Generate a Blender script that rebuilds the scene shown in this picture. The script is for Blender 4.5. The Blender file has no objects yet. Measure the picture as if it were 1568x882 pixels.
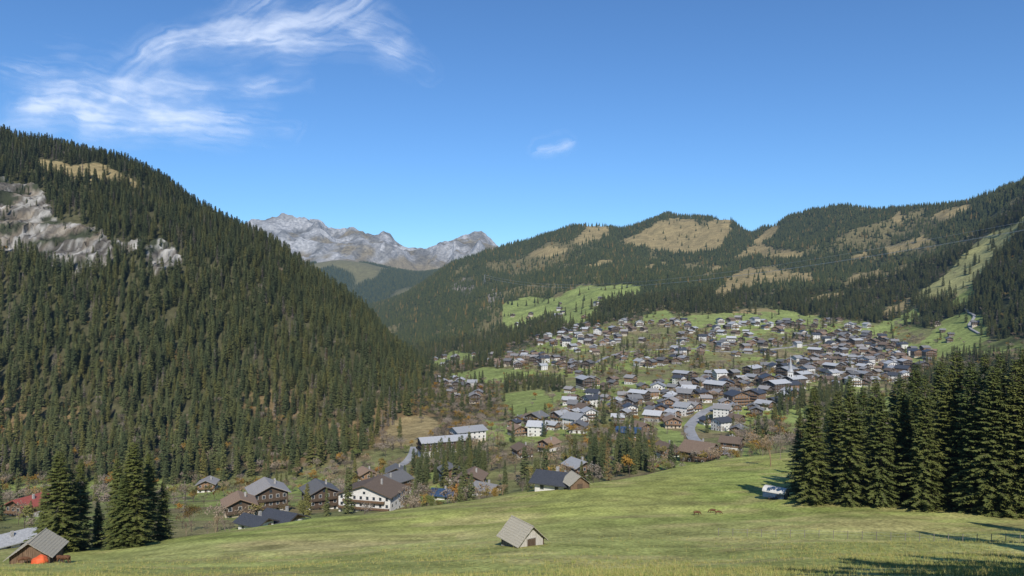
import bpy, bmesh, math, random
import numpy as np
from mathutils import Vector, Matrix
random.seed(7); rng=np.random.default_rng(7)
scene=bpy.context.scene
F=1132.4; CX=784.0; CY=441.0
# ------------------------------------------------------------ noise
def _h(ix,iy,seed):
    h=(ix.astype(np.int64)*374761393+iy.astype(np.int64)*668265263+seed*974634777)&0xffffffff
    h=((h^(h>>13))*1274126177)&0xffffffff
    return ((h^(h>>16))&0xffff)/65535.0
def vnoise(x,y,seed=0):
    ix=np.floor(x);iy=np.floor(y);fx=x-ix;fy=y-iy
    fx=fx*fx*(3-2*fx);fy=fy*fy*(3-2*fy)
    a=_h(ix,iy,seed);b=_h(ix+1,iy,seed);c=_h(ix,iy+1,seed);d=_h(ix+1,iy+1,seed)
    return (a*(1-fx)+b*fx)*(1-fy)+(c*(1-fx)+d*fx)*fy
def fbm(x,y,o=4,seed=0,gain=.5):
    s=0;a=1;t=0
    for i in range(o):
        s=s+a*vnoise(x,y,seed+i*17);t+=a;a*=gain;x=x*2.03+13.7;y=y*2.03+7.1
    return s/t
def ridged(x,y,o=4,seed=0):
    s=0;a=1;t=0
    for i in range(o):
        s=s+a*(1-np.abs(2*vnoise(x,y,seed+i*31)-1));t+=a;a*=.5;x=x*2.1+3.7;y=y*2.1+9.1
    return s/t
def sstep(a,b,x):
    t=np.clip((x-a)/(b-a),0,1);return t*t*(3-2*t)
# ------------------------------------------------------------ terrain survey (bearing / distance / elevation keys)
TP=np.arange(-1500,3001,4.0)
def gs(a,sig):
    if sig<=0:return a
    n=int(3*sig/4)+1;k=np.exp(-.5*(np.arange(-n,n+1)*4/sig)**2);k/=k.sum()
    return np.convolve(np.pad(a,n,mode='edge'),k,mode='valid')
C=[-800,-200,0,150,300,450,600,700,760,850,950,1050,1200,1350,1500,1568,1800,2400]
def row(Y,P,sY=30,sP=22,CYs=None,CPs=None):
    y=gs(np.interp(TP,CYs or C,Y),sY);p=gs(np.interp(TP,CPs or C,P),sP)
    return y,p
K=[]
K.append((np.full(TP.shape,1.0),np.full(TP.shape,CY+F*1.96)))
K.append(row([100]*18,[880,875,872,870,866,858,848,844,840,838,836,834,830,828,826,826,826,826]))
k2=row([140,140,140,140,150,165,180,190,195,205,215,240,280,280,280,280,280,280],
       [870,865,858,845,820,803,785,770,762,747,732,715,692,690,690,690,690,690]);K.append(k2)
k2b=row([175,175,175,175,185,200,215,225,230,240,250,278,320,320,320,320,320,320],
       [868,862,846,838,826,812,797,782,772,757,743,725,701,698,698,698,698,698]);K.append(k2b)
K.append(row([280,280,280,280,285,290,310,330,340,350,360,370,400,400,400,400,400,400],
       [785,785,785,785,785,782,772,752,735,722,712,702,680,670,665,665,665,665]))
k4=row([430,430,430,430,440,455,490,520,540,560,570,570,540,520,520,520,520,520],
       [755,752,750,748,742,725,692,668,660,652,648,648,652,650,640,635,620,600]);K.append(k4)
k5=row([1500,1350,1300,1280,1200,1080,950,800,730,860,900,900,850,850,750,700,650,650],
       [80,160,212,229,242,254,276,314,344,377,399,432,466,500,534,572,603,622,628,612,596,578,572,580,588,590,585,560,540],sP=7,
       CPs=[-800,-200,0,45,110,190,240,300,350,400,430,480,530,570,600,640,680,720,760,800,850,950,1050,1200,1350,1500,1568,1800,2400]);K.append(k5)
k6=row([2200,2000,2000,2000,1900,1700,1600,1350,1300,1300,1400,1400,1450,1300,1000,900,800,800],
       [560,560,560,560,560,556,545,555,540,512,492,482,482,495,515,520,500,480]);K.append(k6)
k7=row([3000,3000,3000,3000,2900,2700,2400,2200,2150,2150,2200,2400,2300,2000,1500,1300,1150,1150],
       [510,510,510,510,510,510,500,482,466,445,428,418,412,412,400,385,340,300]);K.append(k7)
B8=[(-800,474),(480,474),(560,472),(600,451),(640,429),(680,409),(720,400),(760,391),(800,379),(850,364),(870,360),(900,352),(930,353),(950,365),(985,349),(1010,341),(1060,340),(1115,341),(1135,357),(1150,362),(1185,351),(1210,339),(1280,331),(1310,329),(1370,336),(1400,331),(1450,324),(1485,321),(1520,306),(1568,285),(1650,250),(1800,205),(2400,170)]
k8=row([4000,4000,4000,4000,3900,3700,3450,3300,3200,3300,3400,3600,3200,2900,2500,2000,1700,1700],
       [b[1] for b in B8],sP=4,CPs=[b[0] for b in B8]);K.append(k8)
k9=(k8[0]*1.2,k8[1]+22);K.append(k9)
P10=gs(np.interp(TP,[-800,300,400,480,520,560,600,640,700,760,850,1000],[430,430,412,404,398,404,412,420,414,410,430,442]),8)
k10=(np.full(TP.shape,5600.),P10);K.append(k10)
k11=(np.full(TP.shape,6600.),P10+7);K.append(k11)
C12=[(-800,420),(250,390),(340,362),(400,353),(418,345),(432,343),(455,347),(470,346),(486,346),(500,356),(516,365),(540,362),(560,364),(590,367),(604,378),(622,386),(640,391),(652,388),(668,382),(680,376),(700,369),(718,362),(740,363),(752,373),(764,386),(800,400),(900,425),(1000,440)]
k12=(np.full(TP.shape,8600.),gs(np.interp(TP,[c[0] for c in C12],[c[1] for c in C12]),3));K.append(k12)
K.append((np.full(TP.shape,11500.),np.full(TP.shape,455.)))
K.append((np.full(TP.shape,45000.),np.full(TP.shape,446.)))
KY=np.array([k[0] for k in K]);KP=np.array([k[1] for k in K]);KZ=-(KP-CY)/F*KY
NY=1900
LY=np.concatenate([np.linspace(0,math.log(45000),NY)]);TY=np.exp(LY)
def pchip(x,y,xq):
    h=np.diff(x,axis=0);d=np.diff(y,axis=0)/h
    m=np.zeros_like(y);w1=2*h[1:]+h[:-1];w2=h[1:]+2*h[:-1]
    same=(d[1:]*d[:-1])>0
    with np.errstate(all='ignore'):
        mm=(w1+w2)/(w1/d[:-1]+w2/d[1:])
    m[1:-1]=np.where(same,mm,0);m[0]=d[0];m[-1]=d[-1]
    out=np.empty((len(xq),x.shape[1]))
    for c in range(x.shape[1]):
        i=np.clip(np.searchsorted(x[:,c],xq)-1,0,x.shape[0]-2)
        hh=h[i,c];t=(xq-x[i,c])/hh
        out[:,c]=((1+2*t)*(1-t)**2*y[i,c]+t*(1-t)**2*hh*m[i,c]+t*t*(3-2*t)*y[i+1,c]+t*t*(t-1)*hh*m[i+1,c])
    return out
TZ=pchip(KY,KZ,TY)
YY=TY[:,None]*np.ones((1,len(TP)));PX=np.ones((NY,1))*TP[None,:];XX=(PX-CX)/F*YY
def kk(i):return KY[i][None,:]
inM=1-sstep(0,1,(YY-kk(2))/35)
aA=sstep(0,120,YY-kk(5))*(1-sstep(650,780,PX))*(YY<kk(7))
aV=sstep(0,60,YY-kk(3))
aB=sstep(0,500,YY-kk(7))*(YY<kk(10))
aC=sstep(0,600,YY-kk(10))*(1-sstep(10500,11500,YY))
N=((fbm(XX/35,YY/35,3,1)-.5)*2.4+(fbm(XX/60,YY/9,3,7)-.5)*.9)*sstep(30,90,YY)*inM
N+=aV*(fbm(XX/60,YY/60,3,2)-.5)*6
N+=aA*((fbm(XX/150,YY/260,4,3)-.5)*40)
N+=aB*((ridged(XX/520,YY/700,4,4)-.62)*100+(fbm(XX/120,YY/120,3,5)-.5)*16)
crag=sstep(6700,7600,YY)
N+=aC*((ridged(XX/900,YY/900,4,6)-.6)*(60+200*crag)+(ridged(XX/230,YY/260,5,8)-.6)*230*crag)
TZ=TZ+N
TPyy=CY-F*TZ/YY
RUN=np.maximum.accumulate(TZ/YY,axis=0)
def tbl(T,X,Y):
    Yc=np.maximum(Y,1.0);px=np.clip(CX+F*X/Yc,TP[0],TP[-1]-.01)
    a=(px-TP[0])/4;b=np.clip(np.log(Yc)/LY[-1]*(NY-1),0,NY-1.001)
    ia=np.clip(a.astype(int),0,len(TP)-2);ib=b.astype(int);fa=a-ia;fb=b-ib
    return (T[ib,ia]*(1-fa)+T[ib,ia+1]*fa)*(1-fb)+(T[ib+1,ia]*(1-fa)+T[ib+1,ia+1]*fa)*fb
def H(X,Y):
    X=np.asarray(X,float);Y=np.asarray(Y,float)
    z=tbl(TZ,X,Y);pl=-1.6-.36*Y
    w=sstep(8,45,Y);return pl*(1-w)+z*w
def ground_at(px,py,ymin=45):
    c=int(round((px-TP[0])/4));i0=np.searchsorted(TY,ymin)
    col=TPyy[i0:,c];j=np.argmax(col<=py)
    Y=TY[i0+j];X=(px-CX)/F*Y
    return X,Y,float(H(X,Y))
def kyat(i,px):return np.interp(px,TP,KY[i])
# ------------------------------------------------------------ masks (polygons surveyed on the slopes)
def inpoly(px,py,poly):
    r=np.zeros(px.shape,bool);n=len(poly)
    for i in range(n):
        x1,y1=poly[i];x2,y2=poly[(i+1)%n]
        if y1==y2:continue
        c=((y1>py)!=(y2>py))&(px<(x2-x1)*(py-y1)/(y2-y1)+x1);r^=c
    return r
PASTURE=[[(772,464),(800,456),(850,456),(890,438),(940,436),(985,438),(975,452),(925,462),(905,489),(870,500),(845,487),(820,492),(782,510),(766,490)],
 [(985,482),(1020,472),(1035,490),(990,496)],
 [(1320,506),(1375,486),(1400,470),(1412,482),(1360,508),(1335,520)],
 [(1425,510),(1445,492),(1475,478),(1505,486),(1515,520),(1470,540),(1400,560),(1385,548)],
 [(648,556),(700,538),(735,543),(730,556),(670,566)],
 [(685,576),(740,562),(800,565),(830,575),(760,587),(690,587)],
 [(880,592),(940,582),(1010,585),(1000,596),(900,603)],[(765,604),(830,596),(852,628),(792,642)],[(840,600),(905,606),(900,622),(850,622)],
 [(735,640),(770,646),(775,662),(742,655)],[(1000,652),(1045,662),(1052,704),(1012,700)],
 [(1270,510),(1330,500),(1300,520),(1262,528)],[(1090,515),(1180,500),(1160,520),(1100,530)],
 [(1470,440),(1490,430),(1495,455),(1480,470),(1455,470)],[(1040,484),(1100,480),(1180,474),(1260,484),(1250,500),(1170,498),(1050,502)],
 [(1200,640),(1240,620),(1240,660),(1205,668)],[(830,520),(870,512),(900,530),(860,540)]]
SKI=[[(1396,458),(1445,422),(1490,376),(1530,348),(1550,345),(1600,300),(1605,314),(1560,352),(1524,394),(1494,432),(1466,454),(1400,462)]]
BROWN=[[(942,372),(960,365),(992,350),(1012,336),(1060,334),(1075,352),(1090,336),(1118,334),(1122,352),(1100,382),(1060,390),(1000,382)],
 [(880,366),(900,345),(932,345),(932,360),(905,370),(885,376)],
 [(1120,397),(1146,380),(1162,362),(1190,344),(1190,356),(1168,376),(1190,383),(1234,384),(1228,396),(1150,395)],
 [(1090,453),(1124,418),(1150,410),(1180,413),(1244,420),(1248,433),(1180,436),(1130,444),(1102,457)],
 [(1072,424),(1098,404),(1106,411),(1080,432)],[(1298,426),(1345,413),(1352,419),(1300,433)],[(1240,455),(1290,446),(1296,452),(1245,463)],
 [(1352,379),(1410,362),(1426,367),(1394,385),(1360,391)],[(1420,336),(1455,316),(1487,314),(1478,326),(1440,342)],
 [(1365,338),(1374,326),(1386,330),(1380,342)],[(1300,395),(1325,385),(1330,391),(1305,401)],[(900,405),(935,396),(940,402),(905,412)],[(985,405),(1020,400),(1022,407),(990,411)],
 [(810,388),(840,376),(870,380),(850,392),(815,396)],[(1170,470),(1120,476),(1130,480),(1190,478)],[(1345,480),(1390,455),(1398,462),(1358,490)],
 [(46,245),(70,243),(110,252),(150,250),(190,266),(222,290),(200,286),(160,279),(110,274),(70,262)],
 [(580,672),(600,645),(648,632),(682,660),(640,680),(600,688)]]
ROCK=[[(-60,275),(0,276),(32,282),(78,308),(80,334),(112,344),(142,348),(166,368),(172,392),(150,412),(120,418),(88,416),(56,392),(20,384),(-60,376)],
 [(218,385),(236,362),(268,368),(276,400),(272,420),(250,422),(234,408)],[(170,372),(215,366),(218,378),(176,388)]]
SCREE=[[(690,436),(712,424),(728,428),(726,450),(702,456)],[(742,446),(764,440),(768,460),(748,466)]]
OPEN=[[(1035,640),(1070,628),(1110,640),(1128,700),(1040,706)],[(600,735),(625,690),(645,682),(640,720),(615,745)]]
def anyp(px,py,L):
    r=np.zeros(px.shape,bool)
    for p in L:r|=inpoly(px,py,p)
    return r
# ------------------------------------------------------------ material helper
def new_mat(name):
    m=bpy.data.materials.new(name);m.use_nodes=True;nt=m.node_tree
    b=nt.nodes['Principled BSDF'];b.inputs['Roughness'].default_value=.9
    b.inputs['Specular IOR Level'].default_value=.2
    return m,nt,b
def mat(name,c1,c2,scale=3,rough=.9,bump=0,rnd=None,stretch=None,spec=.2,coord='Object'):
    m,nt,b=new_mat(name);L=nt.links
    tc=nt.nodes.new('ShaderNodeTexCoord');mp=nt.nodes.new('ShaderNodeMapping')
    if stretch:mp.inputs['Scale'].default_value=stretch
    L.new(tc.outputs[coord],mp.inputs[0])
    n=nt.nodes.new('ShaderNodeTexNoise');n.inputs['Scale'].default_value=scale;n.inputs['Detail'].default_value=6
    L.new(mp.outputs[0],n.inputs['Vector'])
    r=nt.nodes.new('ShaderNodeValToRGB');r.color_ramp.elements[0].position=.32;r.color_ramp.elements[1].position=.68
    r.color_ramp.elements[0].color=(*c1,1);r.color_ramp.elements[1].color=(*c2,1)
    L.new(n.outputs['Fac'],r.inputs[0]);out=r.outputs[0]
    if rnd:
        oi=nt.nodes.new('ShaderNodeObjectInfo');rr=nt.nodes.new('ShaderNodeValToRGB')
        rr.color_ramp.interpolation='LINEAR'
        while len(rr.color_ramp.elements)<len(rnd):rr.color_ramp.elements.new(.5)
        for i,(p,c) in enumerate(rnd):
            rr.color_ramp.elements[i].position=p;rr.color_ramp.elements[i].color=(*c,1)
        L.new(oi.outputs['Random'],rr.inputs[0])
        mx=nt.nodes.new('ShaderNodeMix');mx.data_type='RGBA';mx.blend_type='MULTIPLY';mx.inputs[0].default_value=1
        L.new(out,mx.inputs[6]);L.new(rr.outputs[0],mx.inputs[7]);out=mx.outputs[2]
    L.new(out,b.inputs['Base Color']);b.inputs['Roughness'].default_value=rough;b.inputs['Specular IOR Level'].default_value=spec
    if bump:
        bp=nt.nodes.new('ShaderNodeBump');bp.inputs['Distance'].default_value=bump;L.new(n.outputs['Fac'],bp.inputs['Height']);L.new(bp.outputs[0],b.inputs['Normal'])
    return m
M={}
RN=[(0,(.62,.7,.72)),(.45,(1,1,1)),(.8,(1.2,1.1,.9)),(.93,(1.3,1.12,.85)),(1,(1.6,1.3,1.0))]
M['needle']=mat('spruce_needles',(.074,.088,.032),(.132,.145,.054),2.5,.75,rnd=RN,spec=.25)
M['needle_far']=mat('spruce_needles_far',(.042,.055,.024),(.080,.094,.038),2.5,.8,rnd=RN,spec=.15)
M['needle_near']=mat('spruce_needles_near',(.055,.072,.018),(.13,.14,.038),1.2,.7,rnd=[(0,(.75,.85,.8)),(1,(1.15,1.1,.95))],spec=.3)
M['dead']=mat('dead_spruce_twigs',(.16,.13,.105),(.27,.23,.19),2,.9)
M['bark']=mat('bark',(.06,.045,.035),(.13,.10,.08),6,.95,.03,stretch=(1,1,.2))
M['twig']=mat('bare_twigs',(.18,.14,.105),(.30,.25,.19),2,.9,rnd=[(0,(.8,.8,.8)),(.5,(1,1,1)),(1,(1.1,.95,.7))])
M['leaf']=mat('autumn_leaves',(.11,.105,.032),(.21,.18,.06),1.5,.85,rnd=[(0,(.75,1,.8)),(.3,(1,1,1)),(.6,(1.3,1.0,.75)),(.85,(1.7,1.1,.6)),(1,(1.5,.8,.5))])
M['larch']=mat('larch_needles',(.13,.11,.04),(.22,.17,.07),2,.85,rnd=[(0,(.7,.8,.8)),(1,(1.2,1,.9))])
M['plaster']=mat('white_plaster',(.56,.53,.48),(.69,.67,.62),1.5,.85)
M['cream']=mat('cream_plaster',(.45,.38,.28),(.55,.48,.36),1.5,.85)
M['wood']=mat('larch_boards',(.16,.095,.055),(.29,.185,.11),2.5,.8,.02,stretch=(6,6,.5),rnd=[(0,(.6,.6,.6)),(1,(1.15,1.1,1.05))])
M['woodd']=mat('dark_boards',(.06,.04,.027),(.12,.085,.058),2.5,.8,.02,stretch=(6,6,.5))
M['woodg']=mat('weathered_boards',(.12,.10,.08),(.30,.27,.23),2.5,.9,.03,stretch=(7,7,.35))
M['woodb']=mat('sunburnt_boards',(.10,.06,.035),(.25,.17,.11),2.5,.9,.03,stretch=(7,7,.35))
M['woodw']=mat('sunlit_gable_boards',(.34,.31,.27),(.58,.55,.50),2.5,.9,.03,stretch=(7,7,.35))  # paler boards for the hay barn gable: its sunlit brightness put into the colour
M['rgrey']=mat('grey_roof',(.15,.147,.143),(.245,.238,.23),3,.7,spec=.3,rnd=[(0,(.55,.55,.55)),(.5,(1,1,1)),(1,(1.5,1.42,1.35))])
M['rlight']=mat('light_metal_roof',(.33,.33,.33),(.48,.48,.47),2,.55,spec=.35,rnd=[(0,(.65,.65,.65)),(1,(1.15,1.15,1.15))])
M['rdark']=mat('dark_slate_roof',(.035,.037,.042),(.075,.078,.085),4,.5,spec=.4)
M['rbrown']=mat('brown_shingle_roof',(.15,.11,.08),(.27,.205,.155),4,.85,rnd=[(0,(.55,.55,.55)),(1,(1.2,1.1,1))])
M['rred']=mat('red_sheet_roof',(.22,.05,.04),(.32,.10,.07),3,.6)
M['rblue']=mat('blue_sheet_roof',(.025,.05,.10),(.045,.085,.15),2,.4,spec=.5)
M['shing']=mat('weathered_shingles',(.26,.23,.175),(.54,.49,.38),5,.9,.05,stretch=(2,9,2))
M['glass']=mat('window_glass',(.015,.02,.025),(.05,.06,.075),1,.15,spec=.6)
M['frame']=mat('window_frames',(.5,.48,.44),(.62,.6,.55),2,.7)
M['stone']=mat('masonry',(.22,.21,.19),(.42,.40,.37),2,.95,.05)
M['asphalt']=mat('asphalt',(.24,.24,.24),(.33,.325,.32),.3,.9)
M['orange']=mat('orange_tarpaulin',(.55,.09,.03),(.75,.15,.05),1.2,.6,.05)
M['cow']=mat('cow_hide',(.08,.035,.018),(.16,.08,.04),2.5,.8)
M['metal']=mat('galvanised_steel',(.35,.35,.36),(.5,.5,.5),2,.4)
M['grass']=mat('dry_grass_blades',(.26,.26,.075),(.48,.42,.18),.4,.8,rnd=[(0,(.6,.8,.5)),(.6,(1,1,1)),(1,(1.15,1.05,.95))])
# ------------------------------------------------------------ mesh builder
class MB:
    def __init__(s):s.v=[];s.f=[];s.m=[];s.mats=[]
    def mi(s,k):
        if k not in s.mats:s.mats.append(k)
        return s.mats.index(k)
    def poly(s,pts,k):
        n=len(s.v);s.v+=[tuple(p) for p in pts];s.f.append(tuple(range(n,n+len(pts))));s.m.append(s.mi(k))
    def box(s,x0,x1,y0,y1,z0,z1,k):
        n=len(s.v);s.v+=[(x0,y0,z0),(x1,y0,z0),(x1,y1,z0),(x0,y1,z0),(x0,y0,z1),(x1,y0,z1),(x1,y1,z1),(x0,y1,z1)]
        for q in [(0,3,2,1),(4,5,6,7),(0,1,5,4),(1,2,6,5),(2,3,7,6),(3,0,4,7)]:
            s.f.append(tuple(n+i for i in q));s.m.append(s.mi(k))
    def prism(s,sec,y0,y1,k):
        n=len(s.v);m=len(sec)
        s.v+=[(x,y0,z) for x,z in sec]+[(x,y1,z) for x,z in sec]
        s.f.append(tuple(n+i for i in range(m)));s.m.append(s.mi(k))
        s.f.append(tuple(n+m+i for i in reversed(range(m))));s.m.append(s.mi(k))
        for i in range(m):
            j=(i+1)%m;s.f.append((n+i,n+m+i,n+m+j,n+j));s.m.append(s.mi(k))
    def tube(s,p,q,r0,r1,k,n=5):
        p=Vector(p);q=Vector(q);d=(q-p).normalized()
        a=d.orthogonal().normalized();b=d.cross(a);o=len(s.v)
        for c,r in((p,r0),(q,r1)):
            for i in range(n):
                t=2*math.pi*i/n;w=c+a*math.cos(t)*r+b*math.sin(t)*r;s.v.append(tuple(w))
        for i in range(n):
            j=(i+1)%n;s.f.append((o+i,o+j,o+n+j,o+n+i));s.m.append(s.mi(k))
    def mesh(s,name,smooth=False):
        me=bpy.data.meshes.new(name);me.from_pydata(s.v,[],s.f)
        for k in s.mats:me.materials.append(M[k])
        me.polygons.foreach_set('material_index',s.m)
        if smooth:me.polygons.foreach_set('use_smooth',[True]*len(s.f))
        me.update();return me
def obj(name,me,loc=(0,0,0),rz=0,sc=1,coll=None,link=True):
    o=bpy.data.objects.new(name,me);o.location=loc;o.rotation_euler=(0,0,rz)
    o.scale=(sc,sc,sc) if not hasattr(sc,'__len__') else sc
    if link:(coll or scene.collection).objects.link(o)
    return o
# ------------------------------------------------------------ terrain mesh
NCOL=1150
lr=np.log(20.0);rows=np.exp(np.concatenate([np.linspace(lr,math.log(400),280,endpoint=False),np.linspace(math.log(400),math.log(980),130,endpoint=False),np.linspace(math.log(980),math.log(1500),170,endpoint=False),np.linspace(math.log(1500),math.log(4500),230,endpoint=False),
   np.linspace(math.log(4500),math.log(7000),50,endpoint=False),np.linspace(math.log(7000),math.log(9600),120,endpoint=False),np.linspace(math.log(9600),math.log(44000),40)]))
Yr=rows-80;a=np.linspace(-1.75,1.75,NCOL)
GX=a[None,:]*rows[:,None];GY=Yr[:,None]*np.ones((1,NCOL));GZ=H(GX,GY)
gpx=CX+F*GX/np.maximum(GY,5);gpy=CY-F*GZ/np.maximum(GY,5)
wr=(anyp(gpx+(fbm(GX/25,GY/40,3,40)-.5)*20,gpy+(fbm(GX/25,GY/40,3,41)-.5)*24,ROCK)&(GY>500)&(GY<1900)).astype(float)
hh_=GZ+((ridged(GX/20,GY/30,4,90)-.45)*11+(ridged(GX/70,GY/60,2,91)-.5)*12)
stp=16+6*fbm(GX/120,GY/200,2,92);q0=np.floor(hh_/stp);fr_=hh_/stp-q0
terr=(q0+sstep(.55,.95,fr_)*.75+fr_*.25)*stp
GZ=np.where(wr>.5,hh_*.4+terr*.6+(fbm(GX/5,GY/14,2,93)-.5)*7,GZ)
nr=len(rows);co=np.stack([GX,GY,GZ],-1).reshape(-1,3);wr=wr.ravel()
me=bpy.data.meshes.new('terrain')
me.vertices.add(len(co));me.vertices.foreach_set('co',co.ravel().astype(np.float32))
I=np.arange(nr*NCOL).reshape(nr,NCOL)
q=np.stack([I[:-1,:-1],I[:-1,1:],I[1:,1:],I[1:,:-1]],-1).reshape(-1,4)
me.loops.add(q.size);me.loops.foreach_set('vertex_index',q.ravel().astype(np.int32))
me.polygons.add(len(q));me.polygons.foreach_set('loop_start',(np.arange(len(q))*4).astype(np.int32))
me.polygons.foreach_set('use_smooth',(co[q[:,0],1]<6800)&(wr[q[:,0]]<.5))
me.update(calc_edges=True)
X=co[:,0];Y=co[:,1];Z=co[:,2];Ys=np.maximum(Y,5);px=CX+F*X/Ys;py=CY-F*Z/Ys
jx=(fbm(X/25,Y/40,3,40)-.5)*10;jy=(fbm(X/25,Y/40,3,41)-.5)*8
qx=px+jx;qy=py+jy
def mixc(c,d,w):return c*(1-w[:,None])+np.array(d)[None,:]*w[:,None]
def kyv(i):return kyat(i,px)
n1=fbm(X/30,Y/30,4,50);n2=fbm(X/8,Y/8,3,51);n3=fbm(X/90,Y/90,3,52);n4=fbm(X/400,Y/400,4,53)
col=np.ones((len(X),3))*np.array([.315,.325,.09])
line=np.where(px>700,808-(px-850)*.05,826)
col=mixc(col,(.50,.415,.18),np.clip(sstep(-3,9,py-line)*.62+sstep(.42,.62,n1)*.5*sstep(190,70,Y),0,1))
col=mixc(col,(.235,.29,.07),sstep(.5,.66,n3)*.6)
col=mixc(col,(.43,.35,.15),sstep(.52,.68,fbm(X/14,Y/5,4,66))*.55*(Y<300))
col=mixc(col,(.20,.20,.07),sstep(.60,.70,fbm(X/30,Y/4,3,67))*.5*(Y<260))
val=sstep(0,15,Y-kyv(3));col=mixc(col,(.18,.18,.072),val)
col=mixc(col,(.23,.27,.078),val*sstep(.46,.54,n3))
col=mixc(col,(.21,.16,.09),val*sstep(.56,.64,n1)*.7)
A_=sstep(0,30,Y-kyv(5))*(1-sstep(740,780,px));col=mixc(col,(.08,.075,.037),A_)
col=mixc(col,(.21,.145,.07),A_*sstep(.52,.62,fbm(X/45,Y/70,4,55))*sstep(540,660,py))
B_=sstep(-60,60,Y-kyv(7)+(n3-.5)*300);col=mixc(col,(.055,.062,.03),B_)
col=mixc(col,(.16,.135,.065),B_*sstep(.58,.66,fbm(X/160,Y/220,4,57))*.85)
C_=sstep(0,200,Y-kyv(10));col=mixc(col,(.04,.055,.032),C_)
col=mixc(col,(.17,.15,.07),C_*sstep(.55,.66,fbm(X/350,Y/500,4,58))*.8)
rk=sstep(-8,4,(396+(px>600)*2+(px-500)*.05+(fbm(X/300,Y/300,4,59)-.5)*44)-py)*sstep(6700,7200,Y)
col=mixc(col,(.18,.145,.085),sstep(6600,6900,Y)*sstep(395,420,px)*(py<425)*(Y<9500))
ck=fbm(X/180,Y/160,4,60)+(px<520)*.12-(px>640)*.05
col=mixc(col,(.23,.22,.205),rk*sstep(.30,.46,ck));col=mixc(col,(.35,.34,.325),rk*sstep(.50,.64,ck)*.85)
col=mixc(col,(.11,.10,.08),rk*sstep(.54,.66,fbm(X/90,Y/200,4,62))*.7)
for L,c in((PASTURE,(.22,.26,.08)),(SKI,(.31,.295,.12)),(BROWN,(.27,.21,.10))):
    w=(anyp(qx,qy,L)&(Y>300)&(Y<4200)).astype(float);col=mixc(col,c,w*(.75+.25*(n1>.45)))
sc_=(anyp(qx,qy,SCREE)&(Y>500)&(Y<4200)).astype(float);col=mixc(col,(.20,.175,.145),sc_*sstep(.35,.6,n1))
w=wr
col=mixc(col,(.29,.27,.235),w)
col=mixc(col,(.42,.395,.35),w*sstep(.48,.6,fbm(X/16,Z/9,4,61)))
col=mixc(col,(.12,.105,.085),w*sstep(.48,.58,fbm(X/4,Z/22,4,63)))
col=mixc(col,(.22,.175,.12),w*sstep(.55,.65,fbm(X/14,Z/30,3,68))*.6)
col=mixc(col,(.05,.055,.03),w*sstep(.52,.58,fbm(X/28,Z/9,4,64)))
col=col*(.8+.4*n2[:,None])*(.88+.24*n4[:,None])
rock=np.clip(np.maximum(w,rk),0,1)
ca=me.color_attributes.new('Col','FLOAT_COLOR','POINT')
ca.data.foreach_set('color',np.concatenate([col,rock[:,None]],1).astype(np.float32).ravel())
m,nt,b=new_mat('terrain_ground');Lk=nt.links
at=nt.nodes.new('ShaderNodeAttribute');at.attribute_name='Col'
ge=nt.nodes.new('ShaderNodeNewGeometry')
def nz(scale,det,src=None,st=None):
    n=nt.nodes.new('ShaderNodeTexNoise');n.inputs['Scale'].default_value=scale;n.inputs['Detail'].default_value=det
    if st:
        mp=nt.nodes.new('ShaderNodeMapping');mp.inputs['Scale'].default_value=st;Lk.new(ge.outputs['Position'],mp.inputs[0]);Lk.new(mp.outputs[0],n.inputs['Vector'])
    else:Lk.new(ge.outputs['Position'],n.inputs['Vector'])
    return n
def ma(op,*a):
    n=nt.nodes.new('ShaderNodeMath');n.operation=op
    for i,x in enumerate(a):
        if isinstance(x,(int,float)):n.inputs[i].default_value=x
        else:Lk.new(x,n.inputs[i])
    return n.outputs[0]
na=nz(1.6,8);nb=nz(.22,5,st=(1,1,1));nc=nz(.05,4,st=(.6,1.6,1));nd=nz(.035,9)
f=ma('MULTIPLY',ma('ADD',ma('MULTIPLY',na.outputs[0],1.9),.05),ma('ADD',ma('MULTIPLY',nb.outputs[0],1.3),.35))
f=ma('MULTIPLY',f,ma('ADD',ma('MULTIPLY',nc.outputs[0],.9),.55))
fr=ma('ADD',ma('MULTIPLY',nd.outputs[0],1.9),.05)
mf=nt.nodes.new('ShaderNodeMix');Lk.new(at.outputs['Alpha'],mf.inputs[0]);Lk.new(f,mf.inputs[2]);Lk.new(fr,mf.inputs[3])
vm=nt.nodes.new('ShaderNodeVectorMath');vm.operation='SCALE';Lk.new(at.outputs['Color'],vm.inputs[0]);Lk.new(mf.outputs[0],vm.inputs['Scale'])
Lk.new(vm.outputs[0],b.inputs['Base Color']);b.inputs['Roughness'].default_value=1;b.inputs['Specular IOR Level'].default_value=.05
b1=nt.nodes.new('ShaderNodeBump');b1.inputs['Distance'].default_value=.35;b1.inputs['Strength'].default_value=.6;Lk.new(na.outputs[0],b1.inputs['Height'])
b2=nt.nodes.new('ShaderNodeBump');Lk.new(at.outputs['Alpha'],b2.inputs['Strength']);b2.inputs['Distance'].default_value=20;Lk.new(nd.outputs[0],b2.inputs['Height']);Lk.new(b1.outputs[0],b2.inputs['Normal'])
Lk.new(b2.outputs[0],b.inputs['Normal'])
me.materials.append(m)
obj('terrain',me)
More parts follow.
